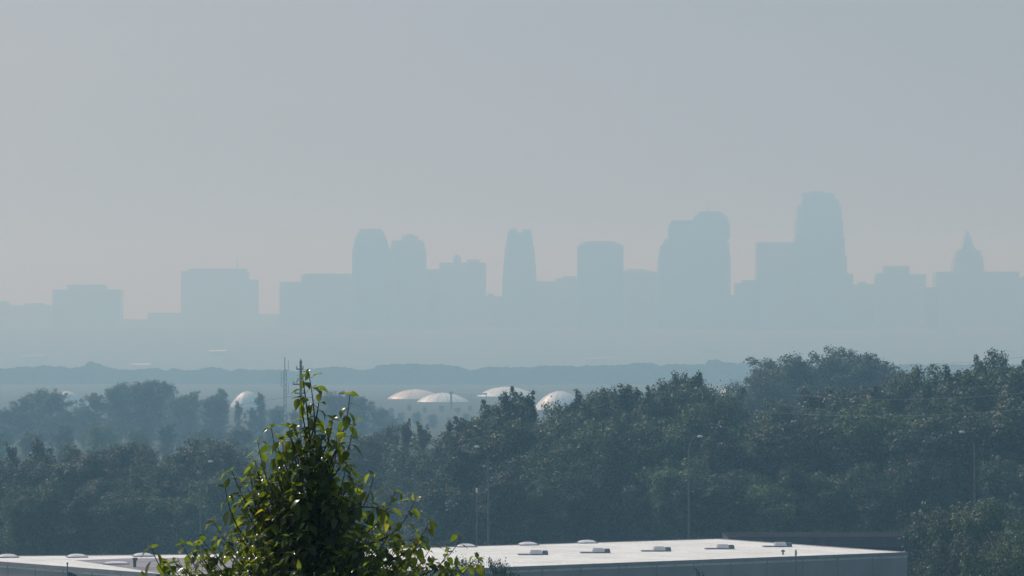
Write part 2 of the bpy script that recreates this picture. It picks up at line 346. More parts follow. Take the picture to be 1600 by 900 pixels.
place_tree(1545, 774, 276, 'rnd1', '', 'bushy trees beside the roof corner', .9, 'tallest bushy tree in the lower right corner')
place_tree(1596, 812, 268, 'rnd2', '', 'bushy trees beside the roof corner', .9, 'bushy tree cut by the right frame edge at the bottom')
place_tree(1500, 846, 262, 'bush', '', 'bushy trees beside the roof corner', .6, 'low wide bush right of the warehouse end wall')
place_tree(1564, 858, 240, 'bush', '', 'bushy trees beside the roof corner', .6, 'lowest light green bush in the bottom right corner')
place_tree(786, 868, 205, 'rnd1', '', 'small trees before the warehouse wall', .5, 'round grey green treetop before the near edge of the white roof')
place_tree(758, 876, 200, 'rnd2', '', 'small trees before the warehouse wall', .45, 'low treetop between the leafy foreground tree and the roof edge')
place_tree(735, 874, 196, 'rnd2', '', 'small trees before the warehouse wall', .42, 'dark small treetop touching the right side of the foreground tree')
place_tree(1092, 884, 232, 'pop', '', 'small trees before the warehouse wall', .6, 'small dark treetop against the shaded warehouse wall')
# labels that met under one landmark are told apart by order
ORD = ['leftmost', 'second', 'third', 'fourth', 'fifth', 'sixth']
for lb, l in used_labels.items():
    if len(l) > 1:
        l.sort(key=lambda t: t[0])
        for i, (px, r) in enumerate(l):
            o_ = ('left hand' if i == 0 else 'right hand') if len(l) == 2 else (ORD[i] if i < 6 else 'rightmost')
            r['label'] = o_+' '+lb

# ------------------------------------------------------------------ far tree line (one mass)
prof = [(-400, 577), (-60, 576), (0, 578), (50, 574), (95, 574), (110, 577), (134, 574), (138, 568), (156, 568), (167, 577), (200, 579), (250, 578), (300, 580), (330, 576), (350, 579), (400, 579), (440, 581), (470, 580), (500, 576), (530, 575), (560, 579), (585, 578), (590, 572), (640, 569), (690, 571), (720, 575), (738, 579), (760, 573), (800, 576), (830, 574), (850, 571), (880, 572), (905, 575), (930, 571), (960, 572), (1000, 568), (1030, 571), (1060, 571), (1100, 571), (1108, 564), (1135, 566), (1150, 570), (1200, 569), (1300, 572), (1500, 571), (2100, 573)]
M_far = noisy('far_foliage', (.018, .03, .014), (.03, .046, .02), .03, 1.0, 0)
rng = np.random.default_rng(3)
FD = 2700
def ridge(prof, FD, n, s0, depth, seed):
    rng = np.random.default_rng(seed)
    px = rng.uniform(prof[0][0], prof[-1][0], n)
    top = np.interp(px, [p[0] for p in prof], [p[1] for p in prof])
    xw = (px-800)/F*FD
    zt = CAMZ+(HZ-top)/F*FD+.8*np.sin(xw*.21+np.sin(xw*.13)*2)*np.sin(xw*.071)+.25*np.sin(xw*.83+2*np.sin(xw*.27))
    zf = 1-rng.random(n)**1.6
    dy = rng.normal(0, depth, n)*np.sqrt(1.02-zf)
    P = np.stack([xw, FD+dy, zt*zf+.3], 1)
    nrm = rng.normal(0, .3, (n, 3)); nrm[:, 1] -= .5; nrm[:, 2] += .7; nrm /= np.linalg.norm(nrm, axis=1)[:, None]
    a, b = rot_frames(nrm*2.5, rng, .8)
    s = (s0*(.6+.8*rng.random(n)))[:, None]
    return np.stack([P-a*s*.5-b*s*.3, P+a*s*.3-b*s*.5, P+a*s*.5+b*s*.3, P-a*s*.3+b*s*.5], 1).reshape(-1, 3)
rm = npmesh('far_tree_line', ridge(prof, FD, 200000, 1.2, 16, 3), 4, M_far)
tag(link('far_tree_line', rm), 'blue grey line of far woods below the skyline, behind the white domes', 'woods', kind='stuff')

# ------------------------------------------------------------------ city skyline
FAC = [facade('facade_concrete', (.30, .29, .27), (.06, .08, .10), 3.2, 3.9), facade('facade_glass', (.12, .15, .18), (.04, .07, .10), 1.6, 3.9, .3),
       facade('facade_brick', (.24, .15, .11), (.05, .06, .07), 3.0, 3.6), facade('facade_stone', (.36, .33, .28), (.08, .09, .10), 2.8, 3.7)]
M_cap = noisy('roof_cap', (.15, .15, .15), (.26, .25, .24), .2)
M_mast = noisy('mast_steel', (.10, .10, .11), (.2, .2, .21), 1, .5, .5, .6)

def building(label, d, boxes, fac=0, caps=(), masts=(), group=None, name='office_tower', taper=None):
    """boxes: (x0,x1,ytop[,taper px]) in photo columns/rows at distance d"""
    x0 = min(b[0] for b in boxes); x1 = max(b[1] for b in boxes)
    d *= 1.08 if x1 < 445 else .99
    cx = ((x0+x1)/2-800)/F*d; gz = ground_z(cx, d)-4; k = d/F
    r = empty(name, (cx, d, gz), label, 'building', group)
    body = MB(); W = (x1-x0)*k
    dep = min(max(W*.8, 22), 48)
    zprev = 0
    for j, b in enumerate(boxes):
        bx0 = (b[0]-800)*k-cx; bx1 = (b[1]-800)*k-cx; z1 = CAMZ+(HZ-b[2])*k-gz
        tp = (b[3]*k if len(b) > 3 else 0); z0 = (CAMZ+(HZ-b[4])*k-gz) if len(b) > 4 else 0
        yd = dep*(.55+.45*(bx1-bx0)/W)
        body.box(bx0, bx1, -yd/2+j*.04, yd/2-j*.04, z0, z1, tp, abs(tp)*.7)
    body.build('body', FAC[fac], r)
    cp = MB()
    j = 0
    for (a, b, y0, y1) in caps:
        cp = MB(); ya = dep*(.3-.02*j)*min(1, (b-a)*k/W*1.6+.2); cp.box((a-800)*k-cx, (b-800)*k-cx, -ya, ya, CAMZ+(HZ-y0)*k-gz+.02, CAMZ+(HZ-y1)*k-gz)
        cp.build('penthouse', M_cap, r); j += 1
    for (a, y0, y1, rad) in masts:
        mm = MB(); mm.tube([((a-800)*k-cx, 0, CAMZ+(HZ-y0)*k-gz), ((a-800)*k-cx, 0, CAMZ+(HZ-(y0+y1)/2)*k-gz), ((a-800)*k-cx, 0, CAMZ+(HZ-y1)*k-gz)], [rad, rad*.7, rad*.3], 6)
        mm.build('antenna', M_mast, r)
    return r

G = 'buildings of the downtown skyline'
B = lambda label, d, boxes, **k: building(label, d, boxes, group=G, **k)
B('low hazy block cut by the left edge of the skyline', 5250, [(-40, 12, 471), (-30, 30, 478)], fac=0)
B('long low hazy block just left of the square block at the far left', 5300, [(12, 86, 477), (40, 70, 474)], fac=3)
B('square hazy block with a flat rooftop plant room at the far left', 5150, [(85, 190, 453)], fac=1, caps=[(107, 166, 453, 445)])
B('low stepped roofs between the far left block and the antenna tower', 5300, [(190, 236, 499), (232, 288, 489), (250, 285, 492)], fac=2)
B('flat topped hazy tower with one thin antenna, left part of the skyline', 5200, [(285, 388, 424), (386, 404, 437, 1)], fac=0, caps=[(296, 385, 424, 420)], masts=[(371, 424, 396, 1.2)])
B('low block filling the gap right of the antenna tower', 5350, [(404, 441, 491)], fac=2)
B('long flat roofed block left of the round shouldered tower', 5200, [(438, 478, 441), (472, 552, 430)], fac=3, caps=[(476, 548, 430, 428)])
B('round shouldered hazy tower, left one of a pair', 5250, [(551, 609, 392), (551.5, 608.5, 374, 4, 392), (555.5, 604.5, 362, 6, 374), (561.5, 598.5, 358, 3, 362)], fac=1)
B('stepped hazy tower with a raised centre, right one of a pair', 5300, [(609, 666, 392), (610, 665, 378, 3, 392), (613, 662, 376, 1, 378)], fac=0, caps=[(628, 653, 376, 369), (634, 647, 369, 366)])
B('low connecting block beside the right tower of the pair', 5300, [(664, 688, 421)], fac=2)
B('wide hazy block carrying two small rounded roof bumps', 5250, [(686, 760, 411, 1), ], fac=3, caps=[(708, 720, 411, 401), (711, 717, 401, 398), (730, 749, 411, 406)])
B('low notch block left of the twin peaked tower', 5300, [(756, 788, 463), (762, 772, 459)], fac=2)
B('slender tapering tower with twin peaks in the middle of the skyline', 5200, [(784, 839.5, 434, 1), (786, 838, 410, 1, 434), (787.5, 836.5, 385, 2, 410), (790.5, 833.5, 364, 3, 385), (794, 808, 358, 2, 364), (815, 831, 359, 2, 364)], fac=0, masts=[(801, 358, 354, .8)])
B('low pale roofs right of the twin peaked tower', 5350, [(836, 872, 440), (868, 904, 435), (880, 900, 432)], fac=2)
B('drum topped square hazy tower right of the middle', 5200, [(902, 973.5, 385), (903, 972, 381, 5, 385), (910, 965, 377.5, 6, 381)], fac=1)
B('low building with a gently curved roof right of the drum topped tower', 5300, [(970, 1031, 426), (972, 1022, 423, 3, 426), (978, 1012, 420.5, 5, 423)], fac=3)
B('wide hazy tower with a lower left shoulder and domed right half', 5150, [(1027.5, 1140, 402), (1029, 1139.5, 385, 2, 402), (1033, 1139.5, 374, 6, 385), (1044, 1139.5, 352, 0, 374), (1046, 1139, 345, 3, 352), (1082, 1137, 337, 2.5, 345), (1088, 1131, 331, 4, 337)], fac=1, masts=[(1106, 331, 322, 1.5)])
B('low stepped block between the wide tower and the square shoulder', 5080, [(1138, 1150, 461), (1148, 1186, 443), (1160, 1186, 438)], fac=2)
B('square flat topped block standing against the left of the tallest tower', 5200, [(1180.5, 1242, 380)], fac=3, caps=[(1184, 1238, 380, 378.5)])
B('tallest hazy tower of the skyline with a stepped square crown', 5250, [(1236, 1323, 425), (1238, 1321, 400, 0, 425), (1239.5, 1318.5, 372, 0, 400), (1242, 1315.5, 344, 0, 372), (1245, 1313, 322, 0, 344), (1252, 1309, 312, 0, 322), (1253, 1302.5, 302, 0, 312)], fac=0, caps=[(1264, 1288, 302.5, 299)])
B('low stepped roofs at the right foot of the tallest tower', 5300, [(1318, 1332, 428), (1330, 1356, 445), (1341, 1352, 440.5), (1354, 1372, 444)], fac=2)
B('stepped hazy block with a raised centre between tallest tower and spire', 5200, [(1369, 1444, 429), (1371, 1384, 427), (1381, 1419, 416)], fac=3)
B('low block in the small gap before the spire building', 5080, [(1440, 1465, 449)], fac=2)
B('broad hazy building crowned by a stepped pointed spire at right', 5200, [(1459.5, 1589, 425), (1488, 1536, 402, 2, 425), (1491.5, 1532.5, 391, 3, 402), (1499, 1524, 384, 4, 391), (1503.5, 1518.5, 371, 2, 384), (1506, 1515, 363, 3, 371)], fac=3, masts=[(1510, 363, 357, 1.0)])
B('lower block at the right end of the skyline', 5300, [(1586, 1660, 434), (1600, 1640, 430)], fac=0)
rd = random.Random(21)
M_shed = noisy('pale_roofing', (.5, .5, .49), (.62, .61, .6), .05)
M_shedwall = noisy('grey_siding', (.3, .31, .32), (.4, .4, .41), .2)
for (px, py, wpx, d, lb) in ((341, 548, 26, 4350, 'pale flat roof glinting on the slope below the antenna tower'), (222, 569, 26, 4080, 'faint pale roof just above the far woods below the low gap at left'), (52, 556, 40, 4250, 'faint grey shed on the slope at far left'), (935, 560, 44, 4150, 'faint grey shed on the slope below the drum topped tower')):
    c = at(px, py, d); gz = ground_z(c.x, d)-1
    r = empty('warehouse', (c.x, d, gz), lb, 'warehouse', 'far warehouses on the slope under the city'); hw = wpx/2*d/F
    h = c.z-gz
    m_ = MB(); m_.box(-hw, hw, -14, 14, 0, h-.5); m_.build('wall', M_shedwall, r)
    m_ = MB(); m_.poly([(-hw-.5, -14.5, h-.5), (hw+.5, -14.5, h-.5), (hw+.5, 14.5, h-.5), (-hw-.5, 14.5, h-.5), (-hw-.5, 0, h+.9), (hw+.5, 0, h+.9)], [(0, 1, 5, 4), (2, 3, 4, 5), (0, 4, 3), (1, 2, 5), (3, 2, 1, 0)]); m_.build('roof', M_shed if 100 < px < 400 else M_cap, r)

for i in range(18):
    px = -20+i*93+rd.uniform(-25, 25); py = rd.uniform(500, 548); d = 5600-(py-495)*22
    hw = rd.uniform(8, 26)
    building('faint low building on the slope below '+('the left frame edge' if i == 0 else min(LAND, key=lambda l: abs(l[0]-px))[1]), d, [(px-hw, px+hw, py), (px-hw*.5, px+hw*.3, py-rd.uniform(1, 4))], fac=rd.choice((0, 1, 2, 3)), group='faint low buildings under the skyline', name='low_building')
lbs = {}
for o in [o for o in COL.objects if o.name.startswith('low_building')]: lbs.setdefault(o['label'], []).append(o)
for k, v in lbs.items():
    if len(v) > 1:
        v.sort(key=lambda o: o.location.x/o.location.y)
        for o, t in zip(v, ('left hand ', 'right hand ', 'third ')): o['label'] = t+k
# ------------------------------------------------------------------ white storage domes, 1.6 km away
M_dome = noisy('white_membrane', (.60, .74, .76), (.68, .84, .85), .25, .45, .4)
M_rust = noisy('pinkish_membrane', (.58, .58, .54), (.66, .74, .72), .2, .4, .4)
M_conc = noisy('concrete', (.3, .3, .29), (.42, .41, .39), .8)
def dome(px0, px1, ytop, ybase, d, label, m=None, collar=None):
    r_ = (px1-px0)/2*d/F; cx = ((px0+px1)/2-800)/F*d; gz = ground_z(cx, d)
    ztop = CAMZ+(HZ-ytop)/F*d; zb = max(gz+.6, CAMZ+(HZ-ybase)/F*d); h = ztop-zb
    e = empty('storage_dome', (cx, d, gz-.1), label, 'storage dome', 'white storage domes before the far woods')
    zb = gz+.15; h = ztop-zb
    sh = lambda t: h*(1-t*t)**.9      # low tent like mound
    b = MB(); b.lathe((0, 0, 0), [(r_*1.0, 0), (r_*1.0, zb-gz+.1)], 40); b.build('base_wall', m or M_dome, e, True)
    s = MB(); s.lathe((0, 0, 0), [(r_*1.012*(1-i/15)+.02, zb-gz+.1+sh(1-i/15)) for i in range(16)], 44); s.build('shell', m or M_dome, e, True)
    rb = MB()
    for k in range(14):
        a = k/14*6.283
        rb.tube([(math.cos(a)*r_*1.015*t, math.sin(a)*r_*1.015*t, zb-gz+.14+sh(t)) for t in (1, .85, .7, .5, .3, .05)], .09, 4)
    rb.build('seam', M_conc, e)
    v = MB(); v.lathe((0, 0, 0), [(.6, zb-gz+h-.1), (.6, zb-gz+h+.35), (.3, zb-gz+h+.5)], 12); v.build('vent_cap', M_conc, e)
    return e
dome(606, 692, 608, 624, 1850, 'pinkish topped low white dome, leftmost of the middle domes', M_rust)
dome(652, 732, 613.5, 629, 1740, 'low white dome in front of the pinkish one, right of it')
dome(746, 836, 604, 622, 1930, 'white dome mostly hidden behind the tall right wood')
dome(834, 916, 611, 640, 1530, 'bright white dome peeping over the right wood')
dome(360, 414, 611, 636, 1600, 'bright white dome behind the left wood beside the radio mast')
dome(78, 132, 611, 634, 1640, 'white dome glimpsed behind trees at far left')
dome(1120, 1162, 606, 622, 1900, 'small white dome in the tree gap left of the rear wood')
e = empty('conveyor_gallery', at(736, 615.5, 1900), 'thin white conveyor line joining the middle domes', 'conveyor')
m_ = MB(); m_.box(-8, 8, -1, 1, -.5, .5); m_.build('gallery', M_dome, e)
for x in (-7.5, 0, 7.5):
    m_ = MB(); m_.tube([(x, 0, -e.location.z+ground_z(-20, 1900)), (x, 0, -.5)], .25); m_.build('support_post', M_conc, e)
m_ = MB(); m_.box(-.45, .45, -.45, .45, 0, 8, .1, .1); m_.box(-.8, .8, -.8, .8, 8, 9.2)
c = at(705, 612, 1540); o = m_.build('vent_stack', M_mast, None, org=(0, 0, 0)); o.location = (c.x, 1540, c.z-9.2); tag(o, 'small dark stack standing before the low white domes', 'stack')
o.scale = (1, 1, 1)
o.location.z = 0; o.scale[2] = c.z/9.2

# ------------------------------------------------------------------ warehouse with white roof
RZ = 9.0
def onroof(px, py, z=RZ):
    d = (CAMZ-z)*F/(py-HZ); return ((px-800)/F*d, d)
M_roof, t, b = mat('white_roof_membrane', .55, .3)
tc = t.nodes.new('ShaderNodeTexCoord'); n1 = t.nodes.new('ShaderNodeTexNoise'); n1.inputs['Scale'].default_value = .35; n1.inputs['Detail'].default_value = 8
n2 = t.nodes.new('ShaderNodeTexNoise'); n2.inputs['Scale'].default_value = 3.5; n2.inputs['Detail'].default_value = 5
mp = t.nodes.new('ShaderNodeMapping'); mp.inputs['Rotation'].default_value = (0, 0, R(-32.5)); wv = t.nodes.new('ShaderNodeTexWave'); wv.inputs['Scale'].default_value = .16; wv.inputs['Distortion'].default_value = .3
rr = t.nodes.new('ShaderNodeValToRGB'); rr.color_ramp.elements[0].color = (.72, .75, .69, 1); rr.color_ramp.elements[1].color = (.88, .92, .86, 1); rr.color_ramp.elements[0].position = .3; rr.color_ramp.elements[1].position = .62
r2 = t.nodes.new('ShaderNodeValToRGB'); r2.color_ramp.elements[0].color = (.82, .80, .78, 1); r2.color_ramp.elements[1].color = (1, 1, 1, 1); r2.color_ramp.elements[0].position = .3; r2.color_ramp.elements[1].position = .5
r3 = t.nodes.new('ShaderNodeValToRGB'); r3.color_ramp.elements[0].color = (.84, .84, .84, 1); r3.color_ramp.elements[1].color = (1, 1, 1, 1); r3.color_ramp.elements[1].position = .05
def mul(a, b_):
    x = t.nodes.new('ShaderNodeMix'); x.data_type = 'RGBA'; x.blend_type = 'MULTIPLY'; x.inputs[0].default_value = 1
    t.links.new(a, x.inputs[6]); t.links.new(b_, x.inputs[7]); return x.outputs[2]
t.links.new(tc.outputs['Object'], n1.inputs[0]); t.links.new(tc.outputs['Object'], n2.inputs[0]); t.links.new(tc.outputs['Object'], mp.inputs[0]); t.links.new(mp.outputs[0], wv.inputs[0])
t.links.new(n1.outputs['Fac'], rr.inputs[0]); t.links.new(n2.outputs['Fac'], r2.inputs[0]); t.links.new(wv.outputs['Fac'], r3.inputs[0])
t.links.new(mul(mul(rr.outputs[0], r2.outputs[0]), r3.outputs[0]), b.inputs['Base Color'])
M_wall = noisy('precast_panel', (.34, .335, .33), (.44, .435, .43), .35, .85, .2, stretch=(1, 1, .25))
M_seam = noisy('panel_joint', (.27, .27, .27), (.31, .31, .31), 1)
M_grey = noisy('grey_ballast_roof', (.20, .20, .22), (.30, .30, .32), .6, .9, .2)
M_trim = noisy('edge_trim', (.30, .30, .31), (.38, .38, .38), 1, .45, .5)
M_curb = noisy('skylight_curb', (.10, .12, .14), (.2, .22, .24), 2, .4, .5, .3)
M_acr = noisy('acrylic_dome', (.70, .72, .74), (.85, .86, .87), .8, .12, .6)
M_dark = noisy('dark_housing', (.07, .08, .1), (.13, .15, .18), 2, .5, .5)
Fp, Cp, Bp, Kp, Mp, Np = [onroof(*p) for p in ((332, 903.5), (1417, 863), (1120, 842), (310, 866.5), (-70, 869.5), (-70, 872.5))]
foot = [Fp, Cp, Bp, Kp, Mp, Np]
wh = empty('warehouse', (Fp[0], Fp[1], 0), 'long low warehouse with a bright white flat roof in the foreground', 'warehouse')
ox, oy = Fp[0], Fp[1]
lf = [(p[0]-ox, p[1]-oy) for p in foot]
m_ = MB(); m_.prism(lf, -.5, RZ-.35); m_.build('wall', M_wall, wh)
cen = (sum(p[0] for p in lf)/6, sum(p[1] for p in lf)/6)
big = [(cen[0]+(p[0]-cen[0])*1.004, cen[1]+(p[1]-cen[1])*1.006) for p in lf]
m_ = MB(); m_.prism(lf, RZ-.345, RZ); m_.build('roof', M_roof, wh)
def edge_strip(mb, a, b_, z0, z1, out, inn=0.0):
    a = Vector((a[0], a[1])); b_ = Vector((b_[0], b_[1])); d = (b_-a).normalized(); n = Vector((d.y, -d.x))
    q = [a+n*out-d*out, b_+n*out+d*out, b_-n*inn, a-n*inn]
    mb.prism([(p.x, p.y) for p in q], z0, z1)
m_ = MB()
for i in range(6): edge_strip(m_, lf[i], lf[(i+1) % 6], RZ-.2, RZ+.04+.002*i, .05, .08)
m_.build('edge_trim', M_trim, wh)
# panel joints standing 3 mm proud on the two visible walls
for a, b_ in ((lf[0], lf[1]), (lf[5], lf[0])):
    m_ = MB()
    a = Vector(a); b_ = Vector(b_); L = (b_-a).length; d = (b_-a)/L; n = Vector((d.y, -d.x)); k = int(L/3.05)
    for i in range(1, k):
        c = a+d*(i*L/k); q = [c+n*.012-d*.04, c+n*.012+d*.04, c-n*.02+d*.04, c-n*.02-d*.04]; m_.prism([(p.x, p.y) for p in q], 0, RZ-.21)
    o = m_.build('panel_joint', M_seam, wh)
pts = [onroof(*p) for p in ((118, 875.2), (200, 872.2), (420, 870.5), (420, 896), (330, 899), (245, 894.5), (180, 884.5))]
pts = [(p[0]-ox, p[1]-oy) for p in pts]
m_ = MB(); m_.poly([(p[0], p[1], RZ+.006) for p in pts[::-1]], [tuple(range(len(pts)))]); 
m_.v = m_.v[::-1]; o = m_.build('roof_patch', M_grey, wh); tag(o, 'grey gravelled area of the roof')
U = (Vector(Cp)-Vector(Fp)).normalized(); VV = Vector((-U.y, U.x)); ang = math.atan2(U.y, U.x)
def skylight(px, py, L, W_, h, name='skylight', dark=True, along=U):
    x, y = onroof(px, py); a = math.atan2(along.y, along.x)
    cb = MB(); cb.box(-L/2, L/2, -W_/2, W_/2, 0, .07); 
    o = cb.build(name, M_curb, wh); o.location = (x-ox, y-oy, RZ+.002); o.rotation_euler = (0, 0, a)
    dm = MB(); n = 10
    P_ = []; Fc = []
    nx_, ny_ = 12, 6
    for i in range(nx_+1):
        for j in range(ny_+1):
            u = i/nx_*2-1; v = j/ny_*2-1
            P_.append((u*(L/2-.06), v*(W_/2-.06), 0.072+h*(1-abs(u)**2.6)**.6*(1-abs(v)**2.4)**.6))
    for i in range(nx_):
        for j in range(ny_): Fc.append((i*(ny_+1)+j, (i+1)*(ny_+1)+j, (i+1)*(ny_+1)+j+1, i*(ny_+1)+j+1))
    dm.poly(P_, Fc); dm.build('dome', M_acr, o, True)
    return o
def rtu(px, py):
    """low rooftop unit: pale casing with its shaded end put in as a dark block, on a thin rail"""
    x, y = onroof(px, py); cb = MB(); cb.box(-.75, .45, -.5, .5, .12, .52, .12, .1)
    o = cb.build('skylight', M_acr, wh); o.location = (x-ox, y-oy, RZ); o.rotation_euler = (0, 0, .08); o.scale = (.72, .8, .62)
    s_ = MB(); s_.box(-1.9, .95, -.55, .55, .002, .12); s_.build('curb', M_curb, o)
    s_ = MB(); s_.box(.46, .98, -.45, .45, .12, .47, .05, .05); s_.build('shaded_end', M_dark, o)  # shade side of the unit, built as a dark block
    s_ = MB(); [s_.tube([(q, -.5, .52), (q, 0, .56), (q, .5, .52)], .03, 4) for q in (-.6, -.3, 0, .3)]; s_.build('rib', M_trim, o)
for p in ((840, 866.5), (937, 863.5), (1032, 861), (1131, 857.5), (1221, 854)): rtu(*p)
for p in ((13, 870.6), (121, 870.4), (224, 868.9), (728, 854.3), (825, 851.4), (917, 848.3)): skylight(p[0], p[1], 1.4, 1.2, .17, along=Vector((1, .25)))
skylight(182, 881, 1.7, 1.1, .12, along=Vector((1, .1)))
x, y = onroof(211, 886); m_ = MB(); m_.tube([(0, 0, 0), (0, 0, .45), (.04, 0, .5)], [.11, .11, .15], 8); m_.box(-.12, .18, -.15, .15, .45, .62); o = m_.build('roof_vent', M_dark, wh); o.location = (x-ox, y-oy, RZ+.002)
x, y = onroof(1223, 866.5); m_ = MB(); m_.tube([(0, 0, 0), (0, 0, .2)], .06, 8); m_.lathe((0, 0, .2), [(.13, 0), (.13, .1), (.02, .16)], 10); o = m_.build('roof_vent', M_dark, wh); o.location = (x-ox, y-oy, RZ+.002)

# low grey shed behind the warehouse
M_cap2 = noisy('tar_roof', (.02, .02, .022), (.035, .035, .04), 1, 1.0, 0)
e = empty('shed', ((1290-800)/F*306, 306, 0), 'long low grey shed behind the right end of the white roof', 'shed')
M_sh2 = noisy('slate_metal', (.05, .055, .062), (.08, .085, .095), .4, .6, .4, .2, stretch=(6, 1, .2)); M_brn = noisy('brown_shadow_strip', (.04, .03, .026), (.06, .045, .04), 1)
m_ = MB(); m_.box(-8, 6.2, -4, 4, 7.7, 8.45); m_.build('wall', M_sh2, e)
m_ = MB(); m_.box(-7.9, 6.1, -3.9, 4, -.2, 7.69); m_.build('lower_wall', M_brn, e)  # shadow strip low on the shed, put in as brown colour
m_ = MB(); m_.box(-8.02, 6.22, -4.02, 4.02, 8.452, 8.47); m_.build('roof', M_cap2, e)

# ------------------------------------------------------------------ poles, lamps, mast, wires
M_pole = noisy('galvanised', (.10, .11, .11), (.18, .18, .18), 2, .45, .5, .4)
M_lampw = noisy('lamp_housing', (.6, .6, .58), (.75, .75, .73), 3, .3, .6)
M_wood = noisy('weathered_pole', (.09, .08, .07), (.16, .14, .12), 2, .9, .1, stretch=(1, 1, .1))
M_wire = noisy('cable', (.2, .2, .2), (.3, .3, .3), 1, .4, .5, .5)
def street_lamp(hx, hy, pxp, d, label, drop=1.6):
    """head at (hx,hy), pole at column pxp"""
    c = at(hx, hy, d); xp = (pxp-800)/F*d; gz = ground_z(xp, d)
    r = empty('street_lamp', (xp, d, gz), label, 'street lamp', 'curved arm street lamps before the woods')
    dx = c.x-xp; H = c.z-gz
    m_ = MB(); m_.tube([(0, 0, 0), (0, 0, H*.5), (0, 0, H-drop)], [.11, .08, .055], 8); m_.tube([(0, 0, 0), (0, 0, .35)], [.24, .22], 8); m_.build('pole', M_pole, r)
    m_ = MB(); m_.tube([(0, 0, H-drop), (dx*.12, 0, H-drop*.55), (dx*.4, 0, H-drop*.18), (dx*.75, 0, H+.02), (dx, 0, H)], [.05, .045, .04, .035, .03], 6); m_.build('arm', M_pole, r)
    s = 1 if dx > 0 else -1
    m_ = MB(); m_.lathe((0, 0, 0), [(.05, -.09), (.20, -.06), (.22, .0), (.14, .09), (.03, .12)], 12, 1.1, .6); o = m_.build('lamp_head', M_lampw, r); o.location = (dx+s*.25, 0, H)
street_lamp(1089, 682, 1076, 304, 'tall street lamp left of the tallest skyline tower, head pointing right', 1.2)
street_lamp(1508, 675, 1522, 300, 'street lamp with arm curving left, below the skyline spire', 1.5)
street_lamp(750, 698, 763, 322, 'street lamp with arm curving left, right of the leafy foreground tree', 1.6)
street_lamp(325, 721, 314, 330, 'street lamp at left, just left of the leafy foreground tree', 1.0)
def pole(px, ytop, d, rad, label, name='light_pole'):
    c = at(px, ytop, d); gz = ground_z(c.x, d); h = c.z-gz
    r = empty(name, (c.x, d, gz), label, 'pole')
    m_ = MB(); m_.tube([(0, 0, 0), (0, 0, h/2), (0, 0, h)], [rad, rad*.8, rad*.6], 8); m_.build('pole', M_pole, r)
    m_ = MB(); m_.lathe((0, 0, h), [(rad*.9, 0), (rad*1.3, .1), (rad*1.2, .3), (.01, .4)], 10); m_.build('cap', M_lampw, r)
pole(745, 770, 300, .07, 'bare thin pale pole beside the right sprigs of the foreground tree')
pole(1243, 868, 236, .055, 'thin pale pole rising before the shaded warehouse wall')
# utility pole behind the tree top
c = at(470, 567, 430); up = empty('utility_pole', (c.x, 430, 0), 'tall dark utility pole with short crossarms rising behind the treetop', 'utility pole')
h = c.z
m_ = MB(); m_.tube([(0, 0, 0), (0, 0, h*.5), (0, 0, h)], [.24, .19, .13], 8); m_.build('pole', M_wood, up)
for dz, l in ((2.4, .9), (3.4, .7), (.7, .5)):
    m_ = MB(); m_.box(-l, l*.6, -.06, .06, h-dz-.07, h-dz+.07); m_.build('crossarm', M_wood, up)
    for q in (-l*.9, l*.5):
        m_ = MB(); m_.lathe((q, 0, h-dz+.07), [(.05, 0), (.09, .08), (.05, .16), (.08, .22), (.02, .3)], 8); m_.build('insulator', M_conc, up)
m_ = MB(); m_.lathe((0, 0, h), [(.14, 0), (.15, .15), (.06, .3), (.02, .5)], 8); m_.build('pole_cap', M_wood, up)
# radio mast
c = at(445, 558, 860); gz = ground_z(c.x, 860); h = c.z-gz
rmst = empty('radio_mast', (c.x, 860, gz), 'thin lattice radio mast with small antennas rising over the left wood', 'radio mast')
m_ = MB(); tri = [(math.cos(a)*.32, math.sin(a)*.32) for a in (0, 2.094, 4.189)]
for q in tri: m_.tube([(q[0], q[1], 0), (q[0], q[1], h-3)], .085, 4)
zz = 0; k = 0
while zz < h-3.6:
    a = tri[k % 3]; b_ = tri[(k+1) % 3]; m_.tube([(a[0], a[1], zz), (b_[0], b_[1], zz+.55)], .05, 3); zz += .4; k += 1
m_.tube([(0, 0, h-3.1), (0, 0, h)], [.12, .08], 5); m_.build('lattice', M_mast, rmst)
for (dz, l, sd_) in ((1.9, 2.2, 1), (3.8, 1.5, -1), (5.5, 1.6, -1), (7.2, 2.0, 1)):
    m_ = MB(); m_.tube([(0, 0, h-dz-1), (sd_*.8, 0, h-dz-1)], .05, 4); m_.tube([(sd_*.8, 0, h-dz-1), (sd_*.8, 0, h-dz-1+l)], .055, 5); m_.build('antenna', M_mast, rmst)
def wire(p0, p1, sag, label, rad=.02, group='overhead wires'):
    p0 = Vector(p0); p1 = Vector(p1); m_ = MB(); n = 24
    m_.tube([p0.lerp(p1, i/n)-Vector((0, 0, sag*4*(i/n)*(1-i/n))) for i in range(n+1)], rad, 4)
    tag(m_.build('overhead_wire', M_wire), label, 'wire', group)
P0 = at(1180, 640, 395)
wire(at(1240, 617, 345), at(1760, 592, 300), .9, 'upper pale wire crossing the dark near wood at right', .015)
wire(at(1180, 642, 345), at(1760, 620, 300), .9, 'lower pale wire crossing the dark near wood at right', .015)
wire(at(1380, 570, 420), at(1760, 536, 330), .5, 'thin wire against the sky at the right frame edge', .014)
wire(at(-160, 676, 380), (up.location.x-.5, 430, up.location.z+CAMZ+(HZ-618)/F*430), .8, 'pale wire crossing the left wood to the utility pole', .016)
